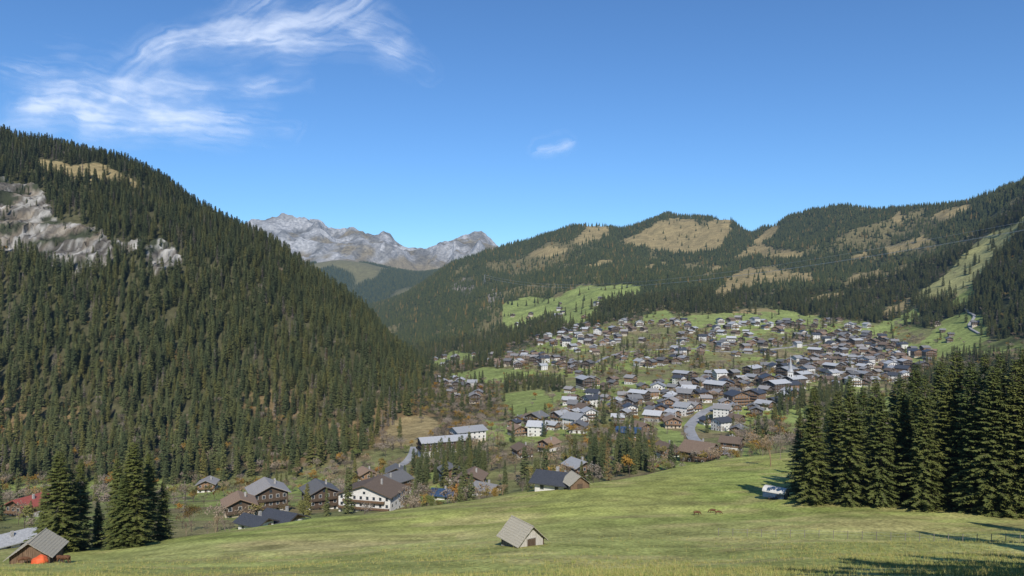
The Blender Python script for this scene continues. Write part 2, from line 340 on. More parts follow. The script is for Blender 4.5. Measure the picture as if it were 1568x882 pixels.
# ------------------------------------------------------------ trees
def spruce_lo(name,seed,layers=9,seg=9,k='needle_far'):
    r=random.Random(seed);mb=MB();Ht=1.0;R=.145
    for i in range(layers):
        t=i/layers;z=.08+.86*t;rad=R*(1-t)**.85*r.uniform(.85,1.15)+.012
        ap=(r.uniform(-.006,.006),r.uniform(-.006,.006),min(1,z+.20*(1-t)+.06))
        if i==layers-1:ap=(0,0,1)
        ph=r.random()*6
        ring=[]
        for j in range(seg*2):
            an=ph+math.pi*j/seg;rr=rad*(1 if j%2==0 else .55)*r.uniform(.75,1.2)
            ring.append((rr*math.cos(an),rr*math.sin(an),z-(.035 if j%2==0 else 0)*r.uniform(.4,1.4)))
        for j in range(seg*2):mb.poly([ring[j],ring[(j+1)%(seg*2)],ap],k)
    mb.tube((0,0,-.05),(0,0,.3),.012,.01,'bark')
    return mb.mesh(name)
def spruce(name,seed,Ht,R,dz,nb,step,tw,k,gap=.06,bare=0.05,wd=.2,rag=(.75,1.15)):
    r=random.Random(seed);mb=MB()
    mb.tube((0,0,-1.0),(0,0,Ht*.55),Ht*.013,Ht*.007,'bark',7);mb.tube((0,0,Ht*.55),(0,0,Ht),Ht*.007,.02,'bark',5)
    z=Ht*bare;asym=r.random()*6.28
    while z<Ht*.985:
        t=z/Ht
        Lz=R*(1-t)**.78*min(1,.72+t*1.8)
        n=max(3,int(nb*(1-.35*t)));ph=r.random()*6.28
        lv=r.uniform(*rag)
        for i in range(n):
            if r.random()<gap:continue
            az=ph+6.2832*i/n+r.uniform(-.3,.3)
            L=Lz*lv*r.uniform(.6,1.18)*(1+.16*math.cos(az-asym)+.14*math.sin(3*az+z*.6))+.15
            up=.35*(t**2)*1.6-.02;dx,dy=math.cos(az),math.sin(az);z0=z+r.uniform(-.4,.4)*dz
            droop=r.uniform(.3,.5)*(1-.6*t)
            def P(s):return Vector((dx*L*s,dy*L*s,z0+L*(up*s-droop*s*s+.16*s**3)))
            np_=max(2,int(L/step)+1)
            mb.poly([P(0)+Vector((0,0,.05)),P(.5)+Vector((-dy*.04,dx*.04,0)),P(.95),P(.5)-Vector((-dy*.04,dx*.04,0))],'bark')
            for j in range(np_):
                s=.18+.82*(j+r.uniform(.2,1))/np_
                if s>1:s=1
                p=P(s);ln=tw*(1.15-.6*s)*r.uniform(.7,1.3)*min(1,.45+L/2.5)
                for sd in(-1,1,0):
                    if sd==0:d=Vector((dx*.8,dy*.8,-.45+r.uniform(-.3,.3)))
                    else:d=Vector((dx*.55-dy*sd*.85,dy*.55+dx*sd*.85,-.3+r.uniform(-.35,.25)))
                    d.normalize();w=d.cross(Vector((r.uniform(-.5,.5),r.uniform(-.5,.5),1))).normalized()*ln*wd*r.uniform(.8,1.3)
                    mb.poly([p,p+d*ln*.5+w,p+d*ln,p+d*ln*.5-w-Vector((0,0,ln*.12))],k)
        z+=dz*r.uniform(.75,1.25)*(1-.45*t)
    return mb.mesh(name)
def broad(name,seed,Ht=9,R=3.3,n=260,k='leaf',leaf=.5,depth=3):
    r=random.Random(seed);mb=MB();tips=[]
    def grow(p,d,L,rad,lv):
        q=p+d*L;mb.tube(p,q,rad,rad*.65,'twig' if lv>1 else 'bark',4 if lv>1 else 5)
        if lv>=depth:tips.append(q);return
        for i in range(3 if lv else 4):
            nd=(d+Vector((r.uniform(-1,1),r.uniform(-1,1),r.uniform(-.25,.6)))*.75).normalized()
            grow(q if r.random()<.7 else p+d*L*.7,nd,L*r.uniform(.6,.8),rad*.55,lv+1)
    grow(Vector((0,0,-.5)),Vector((0,0,1)),Ht*.36,Ht*.018,0)
    for i in range(n):
        t=r.choice(tips);c=t+Vector((r.gauss(0,1),r.gauss(0,1),r.gauss(0,.8)))*Ht*.06
        a_=Vector((r.gauss(0,1),r.gauss(0,1),r.gauss(0,1))).normalized();b_=a_.orthogonal().normalized()
        s=leaf*r.uniform(.5,1.2)
        mb.poly([c-a_*s,c+b_*s*.5,c+a_*s,c-b_*s*.5],k)
    return mb.mesh(name)
def bare_tree(name,seed,Ht=11,depth=6):
    r=random.Random(seed);mb=MB()
    def grow(p,d,L,rad,lv):
        q=p+d*L;mb.tube(p,q,rad,rad*.65,'twig',4 if lv<3 else 3)
        if lv>=depth:return
        for i in range(3):
            nd=(d+Vector((r.uniform(-1,1),r.uniform(-1,1),r.uniform(-.3,.6)))*.62).normalized()
            grow(p+d*L*r.uniform(.6,1),nd,L*r.uniform(.62,.82),max(.022,rad*.55),lv+1)
    grow(Vector((0,0,-.5)),Vector((0,0,1)),Ht*.27,Ht*.016,0)
    return mb.mesh(name)
def srccoll(name,meshes):
    c=bpy.data.collections.new(name)
    for i,mm in enumerate(meshes):
        o=bpy.data.objects.new('%s_%02d'%(name,i),mm);c.objects.link(o)
    return c
def scatter(name,pts,rot,scl,idx,coll):
    n=len(pts)
    if n==0:return
    me=bpy.data.meshes.new(name);me.vertices.add(n);me.vertices.foreach_set('co',np.asarray(pts,np.float32).ravel())
    for nm,ty,arr,key in(('rotz','FLOAT',rot,'value'),('scl','FLOAT_VECTOR',scl,'vector'),('idx','INT',idx,'value')):
        at=me.attributes.new(nm,ty,'POINT');at.data.foreach_set(key,np.asarray(arr,np.int32 if ty=='INT' else np.float32).ravel())
    me.update();o=obj(name,me)
    ng=bpy.data.node_groups.new(name+'_scatter','GeometryNodeTree')
    ng.interface.new_socket('Geometry',in_out='INPUT',socket_type='NodeSocketGeometry');ng.interface.new_socket('Geometry',in_out='OUTPUT',socket_type='NodeSocketGeometry')
    gi=ng.nodes.new('NodeGroupInput');go=ng.nodes.new('NodeGroupOutput');ip=ng.nodes.new('GeometryNodeInstanceOnPoints')
    ci=ng.nodes.new('GeometryNodeCollectionInfo');ci.inputs['Collection'].default_value=coll;ci.inputs['Separate Children'].default_value=True;ci.inputs['Reset Children'].default_value=True
    def na_(nm,dt):
        n=ng.nodes.new('GeometryNodeInputNamedAttribute');n.data_type=dt;n.inputs['Name'].default_value=nm
        return [s for s in n.outputs if s.enabled and s.name=='Attribute'][0]
    cx=ng.nodes.new('ShaderNodeCombineXYZ');ng.links.new(na_('rotz','FLOAT'),cx.inputs[2])
    ng.links.new(gi.outputs[0],ip.inputs['Points']);ng.links.new(ci.outputs[0],ip.inputs['Instance']);ip.inputs['Pick Instance'].default_value=True
    ng.links.new(na_('idx','INT'),ip.inputs['Instance Index']);ng.links.new(cx.outputs[0],ip.inputs['Rotation']);ng.links.new(na_('scl','FLOAT_VECTOR'),ip.inputs['Scale'])
    ng.links.new(ip.outputs[0],go.inputs[0])
    md=o.modifiers.new('scatter','NODES');md.node_group=ng
    return o
lo=[spruce_lo('far_spruce_%d'%i,i) for i in range(4)]+[spruce_lo('far_larch',11,k='larch')]
cLO=srccoll('far_conifers',lo)
mid=[spruce('mid_spruce_%d'%i,20+i,20,2.9,.85,7,.85,1.35,'needle',gap=.1,wd=.3) for i in range(4)]
mid.append(spruce('mid_dead_spruce',30,18,2.0,1.1,6,1.0,1.0,'dead',gap=.25,wd=.14))
mid.append(spruce('mid_larch',31,18,2.6,1.0,6,.9,1.1,'larch',gap=.2,wd=.24))
cMID=srccoll('mid_conifers',mid)
br=[broad('mid_broadleaf_0',40,9,3.3,260,'leaf',.5),broad('mid_broadleaf_1',41,8,3.3,200,'leaf',.45),broad('mid_bare_0',42,9,3,190,'twig',.38),broad('mid_bare_1',43,10,3,210,'twig',.38),broad('mid_bare_2',44,8,3,150,'twig',.38),broad('mid_bare_3',45,11,3,210,'twig',.4)]
cBR=srccoll('mid_broadleaf',br)
HP=[]
# ------------------------------------------------------------ chalets
def chalet(name,w,d,fl,roof,low='plaster',up='wood',pitch=.45,balc=True):
    mb=MB();hw=w/2;hd=d/2;fh=2.7;he=fh*fl;hr=he+hw*pitch
    mb.box(-hw,hw,-hd,hd,-5,fh,low)
    if fl>1:mb.box(-hw-.03,hw+.03,-hd-.03,hd+.03,fh,he,up)
    mb.prism([(-hw-.03,he),(hw+.03,he),(0,hr)],-hd-.03,hd+.03,up)
    ov=1.1;t=.28
    for s in(-1,1):
        e=(s*(hw+ov),he-ov*pitch)
        sec=[(0,hr+.02),(0,hr+.02+t),(e[0],e[1]+.02+t),(e[0],e[1]+.02)]
        if s>0:sec=sec[::-1]
        mb.prism(sec,-hd-1.3,hd+1.3,roof)
        mb.prism([(x,z) for x,z in ([(0,hr-.12),(0,hr+.015),(e[0],e[1]+.015),(e[0],e[1]-.12)][::(1 if s<0 else -1)])],-hd-1.34,-hd-1.2,'woodd')
    mb.box(hw*.35,hw*.35+.7,-.4,.3,he,hr+1.0,'stone')
    nw=max(2,int(w/2.6))
    for f in range(fl):
        z=f*fh+.9
        for i in range(nw):
            x=-hw+w*(i+.5)/nw
            for yy,sg in((-hd,-1),(hd,1)):
                if f==0 and i==nw//2:
                    y0,y1=sorted((yy+sg*.02,yy+sg*.09));mb.box(x-.55,x+.55,y0,y1,0,2.15,'woodd');continue
                y0,y1=sorted((yy+sg*.02,yy+sg*.08));mb.box(x-.62,x+.62,y0,y1,z-.1,z+1.3,'frame')
                y0,y1=sorted((yy+sg*.05,yy+sg*.11));mb.box(x-.5,x+.5,y0,y1,z,z+1.2,'glass')
        ns=max(2,int(d/3.2))
        for i in range(ns):
            y=-hd+d*(i+.5)/ns
            for sg in(-1,1):
                x0,x1=sorted((sg*(hw+.02),sg*(hw+.08)));mb.box(x0,x1,y-.6,y+.6,z-.1,z+1.2,'frame')
                x0,x1=sorted((sg*(hw+.05),sg*(hw+.11)));mb.box(x0,x1,y-.48,y+.48,z,z+1.1,'glass')
        if balc and f>0:
            bw=hw-.2 if f<fl-1 or fl==2 else hw*.8
            zb=f*fh-.05
            mb.box(-bw,bw,-hd-1.15,-hd-.13,zb-.15,zb,'woodd')
            mb.box(-bw,bw,-hd-1.2,-hd-1.12,zb+.15,zb+.95,up if up!='plaster' else 'wood')
            for xx in(-bw,bw-.08):mb.box(xx,xx+.08,-hd-1.1,-hd-.13,zb+.15,zb+.95,'woodd')
    mb.box(-.5,.5,-hd-.1,-hd-.05,he+.3,min(hr-.5,he+1.3),'glass')
    return mb.mesh(name)
def put(name,me,px_,py_,rz=0,sink=.3,ymin=190,r=9,sc=1,Yf=None):
    if Yf:
        Yv=Yf;Xv=(px_-CX)/F*Yv;zv=float(H(Xv,Yv))
    else:Xv,Yv,zv=ground_at(px_,py_,ymin)
    HP.append((Xv,Yv,r));return obj(name,me,(Xv,Yv,zv-sink),rz,sc)
R_=math.radians
put('red_roof_chalet',chalet('c1',11,11,2,'rred'),45,790,R_(-20),r=11)
put('long_farmhouse',chalet('c2',8,14,1,'rlight',up='woodg'),15,838,R_(-35),ymin=110,r=9,sc=.85)
put('chalet',chalet('c3',13,13,3,'rgrey','plaster','woodd'),410,780,R_(28),r=12)
put('chalet',chalet('c4',10,10,2,'rbrown','cream','woodd'),366,790,R_(25),r=10)
put('chalet',chalet('c5',12,12,3,'rgrey','plaster','woodd'),490,778,R_(30),r=11)
put('hotel_chalet',chalet('c6',22,15,3,'rbrown','plaster','plaster',.34),570,780,R_(-14),r=16)
put('chalet',chalet('c7',13,18,3,'rgrey','plaster','wood',.4),592,762,R_(-35),r=12)
put('slate_roof_house',chalet('c8',9,10,1,'rdark','plaster','wood'),432,806,R_(62),ymin=195,r=9)
put('slate_roof_house',chalet('c9',6,8,1,'rdark','plaster','wood'),392,810,R_(60),ymin=195,r=7)
put('slate_roof_house',chalet('c9b',7,9,1,'rblue','plaster','wood'),680,764,R_(72),r=7)
put('chalet',chalet('c10',11,11,2,'rbrown','plaster','wood'),722,746,R_(-10),r=10)
put('chalet',chalet('c10b',8,9,1,'rgrey','plaster','woodg'),745,756,R_(55),r=8)
put('slate_roof_house',chalet('c11',8,8,1,'rdark','plaster','woodd'),850,748,R_(65),r=8)
put('chalet',chalet('c12',9,9,2,'rlight','plaster','wood'),886,730,R_(30),ymin=225,r=8)
put('apartment_building',chalet('c13',13,30,3,'rlight','plaster','woodd',.3),680,692,R_(-68),r=17)
put('apartment_building',chalet('c14',14,20,3,'rlight','cream','plaster',.3),716,676,R_(-60),ymin=400,r=13)
put('chalet',chalet('c15',9,9,2,'rgrey','plaster','wood'),606,735,R_(10),r=8)
put('blue_roof_house',chalet('c16',10,14,2,'rblue','plaster','woodd'),963,672,R_(72),r=9)
put('chalet',chalet('c17',12,12,2,'rbrown','cream','wood'),982,664,R_(25),r=9)
put('chalet',chalet('c18',15,13,2,'rbrown','woodd','wood'),1072,705,R_(50),r=10)
put('chalet',chalet('c19',9,9,2,'rgrey','plaster','wood'),318,752,R_(10),r=8)
put('chalet',chalet('c20',9,9,2,'rbrown','plaster','wood'),560,738,R_(30),r=8)
for (u_,v_,z_) in[(1020,700,20),(1130,668,-30),(1128,650,40),(1030,648,10),(1120,690,60),(800,700,20),(840,690,-40),(690,735,20)]:put('chalet',bpy.data.meshes['c19' if u_%4 else 'c20'],u_,v_,R_(z_),ymin=300,r=7)
def road(name,pts,w,k='asphalt',ymin=300,lift=.35):
    P=[]
    for (u,v) in pts:
        x,y,z=ground_at(u,v,ymin);P.append(Vector((x,y,0)))
    Q=[]
    for i in range(len(P)-1):
        p0=P[max(i-1,0)];p1=P[i];p2=P[i+1];p3=P[min(i+2,len(P)-1)]
        for j in range(12):
            t=j/12;Q.append(.5*((2*p1)+(-p0+p2)*t+(2*p0-5*p1+4*p2-p3)*t*t+(-p0+3*p1-3*p2+p3)*t**3))
    Q.append(P[-1]);mb=MB();prev=None
    for i,qv in enumerate(Q):
        d=(Q[min(i+1,len(Q)-1)]-Q[max(i-1,0)]).normalized();nrm=Vector((-d.y,d.x,0));sec=[]
        zc=max(float(H((qv+nrm*w*.5*s).x,(qv+nrm*w*.5*s).y)) for s in(-1,0,1))+lift
        for s,dz in((-.5,-1.5),(-.5,0),(.5,0),(.5,-1.5)):
            g=qv+nrm*w*s;sec.append((g.x,g.y,zc+dz))
        if prev:
            for a_,b_ in((0,1),(1,2),(2,3)):mb.poly([prev[a_],prev[b_],sec[b_],sec[a_]],'asphalt' if a_==1 else 'stone')
        prev=sec
        if i%3==0:HP.append((qv.x,qv.y,w*.55))
    return obj(name,mb.mesh(name))
road('village_road',[(1150,598),(1120,612),(1092,625),(1068,640),(1056,655),(1060,670),(1080,682),(1106,698)],8,ymin=330)
road('mountain_road',[(1475,468),(1482,478),(1492,487),(1484,500),(1500,512)],3.6,ymin=500)
road('valley_road',[(634,686),(628,702),(600,722),(560,740)],5,ymin=300)
road('village_street',[(900,560),(960,540),(1040,535),(1130,540),(1230,530),(1300,510)],6,ymin=600)
var=[]
spec=[(10,10,2,'rgrey','plaster','wood'),(11,11,3,'rgrey','plaster','wood'),(12,12,3,'rdark','plaster','plaster'),(9,10,2,'rbrown','cream','woodd'),
 (12,11,3,'rgrey','cream','woodd'),(10,12,2,'rlight','plaster','woodd'),(13,12,3,'rlight','plaster','plaster'),(9,9,2,'rbrown','woodd','wood'),(11,10,2,'rbrown','cream','wood'),(10,11,2,'rlight','stone','wood'),(9,9,2,'rgrey','stone','wood'),(10,9,2,'rgrey','woodd','woodd'),(9,11,2,'rlight','plaster','wood'),(10,10,2,'rdark','plaster','wood'),(8,8,2,'rgrey','woodg','wood'),(13,10,2,'rbrown','stone','wood')]
for i,s in enumerate(spec):var.append(chalet('village_chalet_%d'%i,*s))
big=[chalet('village_block_0',16,14,4,'rgrey','plaster','plaster',.35),chalet('village_block_1',17,15,4,'rdark','cream','wood',.38),chalet('village_block_2',14,20,4,'rlight','plaster','woodd',.35)]
VZ=[([(860,600),(930,585),(1000,590),(1060,575),(1120,575),(1200,560),(1290,535),(1390,560),(1392,585),(1240,600),(1200,618),(1150,645),(1110,660),(1060,668),(1000,648),(940,648),(880,645)],165,.14),
 ([(1240,550),(1290,520),(1345,514),(1385,545),(1392,575),(1260,588)],70,.3),
 ([(1060,590),(1235,575),(1235,605),(1160,622),(1070,612)],50,.4),
 ([(830,503),(900,498),(1000,487),(1100,492),(1220,492),(1245,525),(1180,548),(1080,550),(1000,565),(900,548),(830,525)],155,.02),
 ([(735,552),(800,540),(900,560),(905,578),(850,570),(760,562)],44,0),
 ([(650,590),(690,575),(740,600),(760,640),(700,620)],16,0),([(800,515),(850,475),(880,478),(830,530)],10,0),([(1245,510),(1350,500),(1330,520),(1250,540)],16,0),
 ([(1180,496),(1300,490),(1310,510),(1190,515)],16,0),([(780,640),(900,630),(900,668),(790,668)],14,0),([(640,550),(740,535),(760,545),(660,570)],12,0),
 ([(1340,520),(1400,535),(1440,545),(1400,580),(1380,560)],12,.1),([(780,475),(860,465),(960,450),(900,490),(790,505)],9,0),([(1395,500),(1450,485),(1510,500),(1460,535)],5,0)]
def okpos(x,y,r):
    for (a_,b_,c_) in HP:
        if abs(a_-x)<r+c_ and abs(b_-y)<r+c_ and (a_-x)**2+(b_-y)**2<(.76*(r+c_))**2:return False
    return True
for poly,n,pb in VZ:
    xs=[p[0] for p in poly];ys=[p[1] for p in poly];c=0;tr=0
    while c<n and tr<n*30:
        tr+=1;u=random.uniform(min(xs),max(xs));v=random.uniform(min(ys),max(ys))
        if not inpoly(np.array([u]),np.array([v]),poly)[0]:continue
        x,y,z=ground_at(u,v,430)
        if fbm(np.array([x/70]),np.array([y/110]),2,300)[0]<.42 and random.random()<.85:continue
        isb=random.random()<pb;r=13 if isb else 9
        if y>2500 or not okpos(x,y,r):continue
        HP.append((x,y,r));c+=1
        rz=R_(random.choice([random.gauss(0,25),random.gauss(0,25),random.gauss(-50,20),random.gauss(60,25),random.uniform(0,180)]))
        obj('hotel_chalet' if isb else 'village_chalet',random.choice(big if isb else var),(x,y,z-.2),rz,random.uniform(.75,1.08))
# church
mb=MB();mb.box(-5,5,-10,10,-4,7,'plaster')
for s in(-1,1):
    sec=[(0,12.2),(0,12.5),(s*5.8,6.6),(s*5.8,6.3)];mb.prism(sec if s<0 else sec[::-1],-10.4,10.4,'rgrey')
mb.prism([(-5,7),(5,7),(0,12.1)],-10,10,'plaster')
mb.box(-2.6,2.6,-15.2,-10.05,-4,17,'plaster')
for z in(12,):
    for s in(-1,1):mb.box(s*1-.5,s*1+.5,-15.32,-15.22,z,z+2.6,'glass')
mb.box(-3,3,-15.6,-9.6,17,17.5,'stone')
n=8
for lv,(r0,z0,r1,z1) in enumerate([(3.2,17.5,1.9,20),(1.9,20,.05,33)]):
    for i in range(n):
        a0=6.2832*i/n;a1=6.2832*(i+1)/n
        mb.poly([(r0*math.cos(a0),-12.6+r0*math.sin(a0),z0),(r0*math.cos(a1),-12.6+r0*math.sin(a1),z0),(r1*math.cos(a1),-12.6+r1*math.sin(a1),z1),(r1*math.cos(a0),-12.6+r1*math.sin(a0),z1)],'rlight')
mb.tube((0,-12.6,32.5),(0,-12.6,35),.08,.08,'metal');mb.box(-.6,.6,-12.66,-12.54,34,34.2,'metal')
for i in range(4):
    y=-8+5*i
    for s in(-1,1):
        x0,x1=sorted((s*5.02,s*5.1));mb.box(x0,x1,y-.6,y+.6,2,5.5,'glass')
put('village_church',mb.mesh('church'),1212,592,R_(-25),ymin=500,r=14)
# ------------------------------------------------------------ forests
HPa=np.array(HP)
def jitter_grid(y1,y2,sp,pmin=-260,pmax=1830):
    xs=np.arange((pmin-CX)/F*y2,(pmax-CX)/F*y2,sp);ys=np.arange(y1,y2,sp)
    A,B=np.meshgrid(xs,ys);A=A.ravel()+rng.uniform(-.45,.45,A.size)*sp;B=B.ravel()+rng.uniform(-.45,.45,B.size)*sp
    p=CX+F*A/B;k=(p>pmin)&(p<pmax);return A[k],B[k]
def vis(x,y,z,ht):
    return (z+ht)/y>tbl(RUN,x,y*.985)-.0015
def clearhouse(x,y,extra=1.0):
    k=np.ones(len(x),bool)
    for a_,b_,r in HPa:
        rr=r*.8+extra;k&=((x-a_)**2+(y-b_)**2)>rr*rr
    return k
x,y=jitter_grid(200,1700,6.3)
z=H(x,y);k=vis(x,y,z,24);x,y,z=x[k],y[k],z[k]
px=CX+F*x/y;py=CY-F*z/y
k2bY=kyat(3,px);k3Y=kyat(4,px);k4Y=kyat(5,px);k5Y=kyat(6,px);k6Y=kyat(7,px)
jx=(fbm(x/25,y/40,3,40)-.5)*10;jy=(fbm(x/25,y/40,3,41)-.5)*8
grass=(anyp(px+jx,py+jy,PASTURE+SKI+BROWN))&(y>300);rockm=anyp(px+jx*2,py+jy*3,ROCK)
isA=(y>k4Y)&(px<770)&(y<k6Y)
nA=fbm(x/60,y/60,3,70);nB=fbm(x/35,y/35,3,71)
dens=np.zeros(len(x));bro=np.zeros(len(x))
dens=np.where(isA,.92-.3*(nA>.62),dens)
lowA=isA&(py>600)
dens=np.where(lowA,.76,dens)
bro=np.where(isA,.03+.36*sstep(560,700,py)+.75*sstep(590,680,px)*sstep(530,580,py),bro)
valm=(y>k2bY+12)&(y<=k4Y)
dens=np.where(valm,.34+.5*sstep(.47,.6,nA),dens);bro=np.where(valm,.95,bro)
dens=np.where(valm&(px<620)&(y<360),dens*.3,dens)
dens=np.where((y<k2bY+12),0,dens)
vil=(y>k4Y)&(~isA)&(y<k6Y)
dens=np.where(vil,.12+.5*sstep(.54,.64,nA),dens);bro=np.where(vil,.85,bro)
dens=np.where(vil&(px<860),dens+.15,dens)
bb=(y>=k6Y);dens=np.where(bb,.85,dens);bro=np.where(bb,.22,bro)
dens=np.where(bb&(nA>.56),.3,dens)
ST=[[(900,735),(905,690),(1000,690),(1008,725)],[(612,755),(620,710),(690,700),(750,710),(745,745)],[(750,600),(790,580),(870,590),(860,605)],[(1180,650),(1190,615),(1235,605),(1235,660)],
 [(1240,605),(1270,590),(1300,600),(1300,640),(1240,640)],[(1400,575),(1450,540),(1568,545),(1568,600),(1400,600)],[(690,610),(740,600),(760,640),(720,655)]]
st=anyp(px,py,ST)&~isA&(y>k2bY+6);dens=np.where(st,.85,dens);bro=np.where(st,.18,bro)
dens=np.where(grass,.03,dens);dens=np.where(rockm,.09,dens);dens=np.where(anyp(px,py,OPEN)&(y>k2bY),.04,dens)
k=(rng.random(len(x))<dens)&clearhouse(x,y)
x,y,z,px,py,bro,isA_,nB,valm_,vil_,rk_=[q_[k] for q_ in(x,y,z,px,py,bro,isA,nB,valm,vil,rockm)]
isb=rng.random(len(x))<bro*(.5+1.0*nB)
c=~isb
hsc=np.where(vil_|valm_,rng.uniform(.35,.85,len(x)),rng.uniform(.5,1.2,len(x)));hsc=np.where(rk_,hsc*.55,hsc)
wsc=hsc*rng.uniform(.85,1.3,len(x))
idx=rng.integers(0,4,len(x));dl=rng.random(len(x))
deadp=.02+.14*(fbm(x/50,y/80,2,77)>.62)
idx=np.where(dl<deadp,4,idx);idx=np.where((dl>.94)&(py>520),5,idx)
P_=np.stack([x,y,z-.3],1)
scatter('spruce_forest',P_[c],rng.uniform(0,6.28,c.sum()),np.stack([wsc,wsc,hsc],1)[c],idx[c],cMID)
sb=rng.uniform(.4,1.1,len(x))
scatter('broadleaf_woodland',P_[isb],rng.uniform(0,6.28,isb.sum()),np.stack([sb,sb,sb],1)[isb],rng.integers(0,6,isb.sum()),cBR)
nA1=int(c.sum());nA2=int(isb.sum())
x,y=jitter_grid(1700,4000,8.6,460,1750);z=H(x,y);k=vis(x,y,z,14);x,y,z=x[k],y[k],z[k];px=CX+F*x/y;py=CY-F*z/y
jx=(fbm(x/25,y/40,3,40)-.5)*10;jy=(fbm(x/25,y/40,3,41)-.5)*8
open_=anyp(px+jx,py+jy,PASTURE+SKI+BROWN)
dn=np.where(open_,.03,.95);dn=np.where(anyp(px+jx,py+jy,SCREE),.35,dn)
dn=dn*np.where(fbm(x/160,y/220,4,57)>.62,.35,1)
k=(rng.random(len(x))<dn)&(y<kyat(10,px));x,y,z=x[k],y[k],z[k]
h=rng.uniform(8,22,len(x));wd=h*rng.uniform(1.0,1.5,len(x))
idx=rng.integers(0,4,len(x));idx=np.where(rng.random(len(x))<.06,4,idx)
x2,y2=jitter_grid(4200,6700,13,360,800);z2=H(x2,y2);k=vis(x2,y2,z2,14)&(fbm(x2/350,y2/500,4,58)<.6)&(rng.random(len(x2))<.85);x2,y2,z2=x2[k],y2[k],z2[k]
h2=rng.uniform(14,26,len(x2));nf=len(x2)
scatter('distant_forest',np.stack([np.r_[x,x2],np.r_[y,y2],np.r_[z,z2]-.3],1),rng.uniform(0,6.28,len(x)+nf),np.stack([np.r_[wd,h2*1.5],np.r_[wd,h2*1.5],np.r_[h,h2]],1),np.r_[idx,rng.integers(0,4,nf)],cLO)
print('TREES',nA1,nA2,len(x),nf)
# ------------------------------------------------------------ near spruces
hi=[spruce('tall_spruce_%d'%i,60+i,26,[3.9,3.4,4.2,3.6,3.8][i],.5,9,.34,.85,'needle_near',gap=.14,bare=.02,wd=.2,rag=(.68,1.18)) for i in range(5)]
def tree(px_,Yv,top,var_,wsc=1,name='spruce_tree'):
    Xv=(px_-CX)/F*Yv;g=float(H(Xv,Yv));ht=-(top-CY)/F*Yv-g;s=ht/26
    o=obj(name,hi[var_],(Xv,Yv,g-.2),random.uniform(0,6.28),(s*wsc,s*wsc,s));return ht
RT=[(1228,150,622),(1252,142,590),(1268,165,612),(1285,150,594),(1302,140,580),(1322,160,598),(1338,148,578),(1355,138,598),(1372,158,580),(1388,140,582),(1404,150,556),(1420,134,574),(1438,146,548),(1455,136,566),(1470,150,540),(1488,132,552),(1505,142,534),(1520,128,552),(1537,138,530),(1554,126,546),(1572,134,524),(1592,124,534),(1615,130,524),(1640,122,530),(1670,126,520),(1230,170,640),(1275,180,620),(1330,178,610),(1400,172,590),(1460,166,575),(1530,160,560),(1590,158,555)]
for i,(a_,b_,t_) in enumerate(RT):tree(a_+random.uniform(-6,6),b_,t_+random.uniform(-8,8),i%5,random.uniform(1.15,1.55))
for (a_,b_,t_,v_,w_) in[(92,132,686,2,1.6),(124,142,700,0,1.3),(206,138,672,2,1.5),(228,146,690,1,1.5),(250,150,735,3,1.5),(150,150,765,4,1.5),(180,148,694,3,1.3),(68,150,745,1,1.5),(108,136,715,3,1.5),(190,136,725,4,1.7)]:tree(a_,b_,t_,v_,w_)
for (X_,Y_,h_) in[(24,22,15),(27,29,17),(33,24,20),(38,31,22),(35,38,16),(44,27,22),(46,38,21),(55,36,24),(53,48,18),(64,44,24),(62,56,20),(75,52,26),(28,16,18),(40,18,24),(66,70,24),(80,78,26),(74,64,24),(26,10,19),(34,12,24),(20,14,15)]:
    g=float(H(X_,Y_));obj('spruce_tree',hi[int(X_)%5],(X_,Y_,g-.2),X_,(h_/26*1.35,h_/26*1.35,h_/26))
bt=[bare_tree('bare_tree_%d'%i,80+i,10,5) for i in range(3)]
for (a_,b_,s_,v_) in[(1180,215,1.25,0),(1168,250,.9,1),(330,172,.75,1),(318,182,.6,2),(345,180,.7,0),(352,190,.6,2),(1135,285,.8,2),(1150,300,.8,0),(770,245,.9,1),(800,262,.8,2),(285,200,.6,1),(792,118,.32,1),(806,116,.28,2),(1195,230,1.0,2),(735,240,.8,0),(820,270,.9,1),(640,240,.7,2)]:
    Xv=(a_-CX)/F*b_;obj('bare_tree',bt[v_],(Xv,b_,float(H(Xv,b_))-.1),a_,s_)
bl=[broad('autumn_tree_a',90,9,3.3,1500,'leaf',.22,4)]
for (a_,b_,s_) in[(293,215,.9),(465,235,.8),(660,240,.7),(1125,300,.8),(700,250,.6),(760,240,.6),(1150,270,.6),(860,262,.6),(1020,285,.6)]:
    Xv=(a_-CX)/F*b_;obj('autumn_tree',bl[0],(Xv,b_,float(H(Xv,b_))-.1),a_,s_)
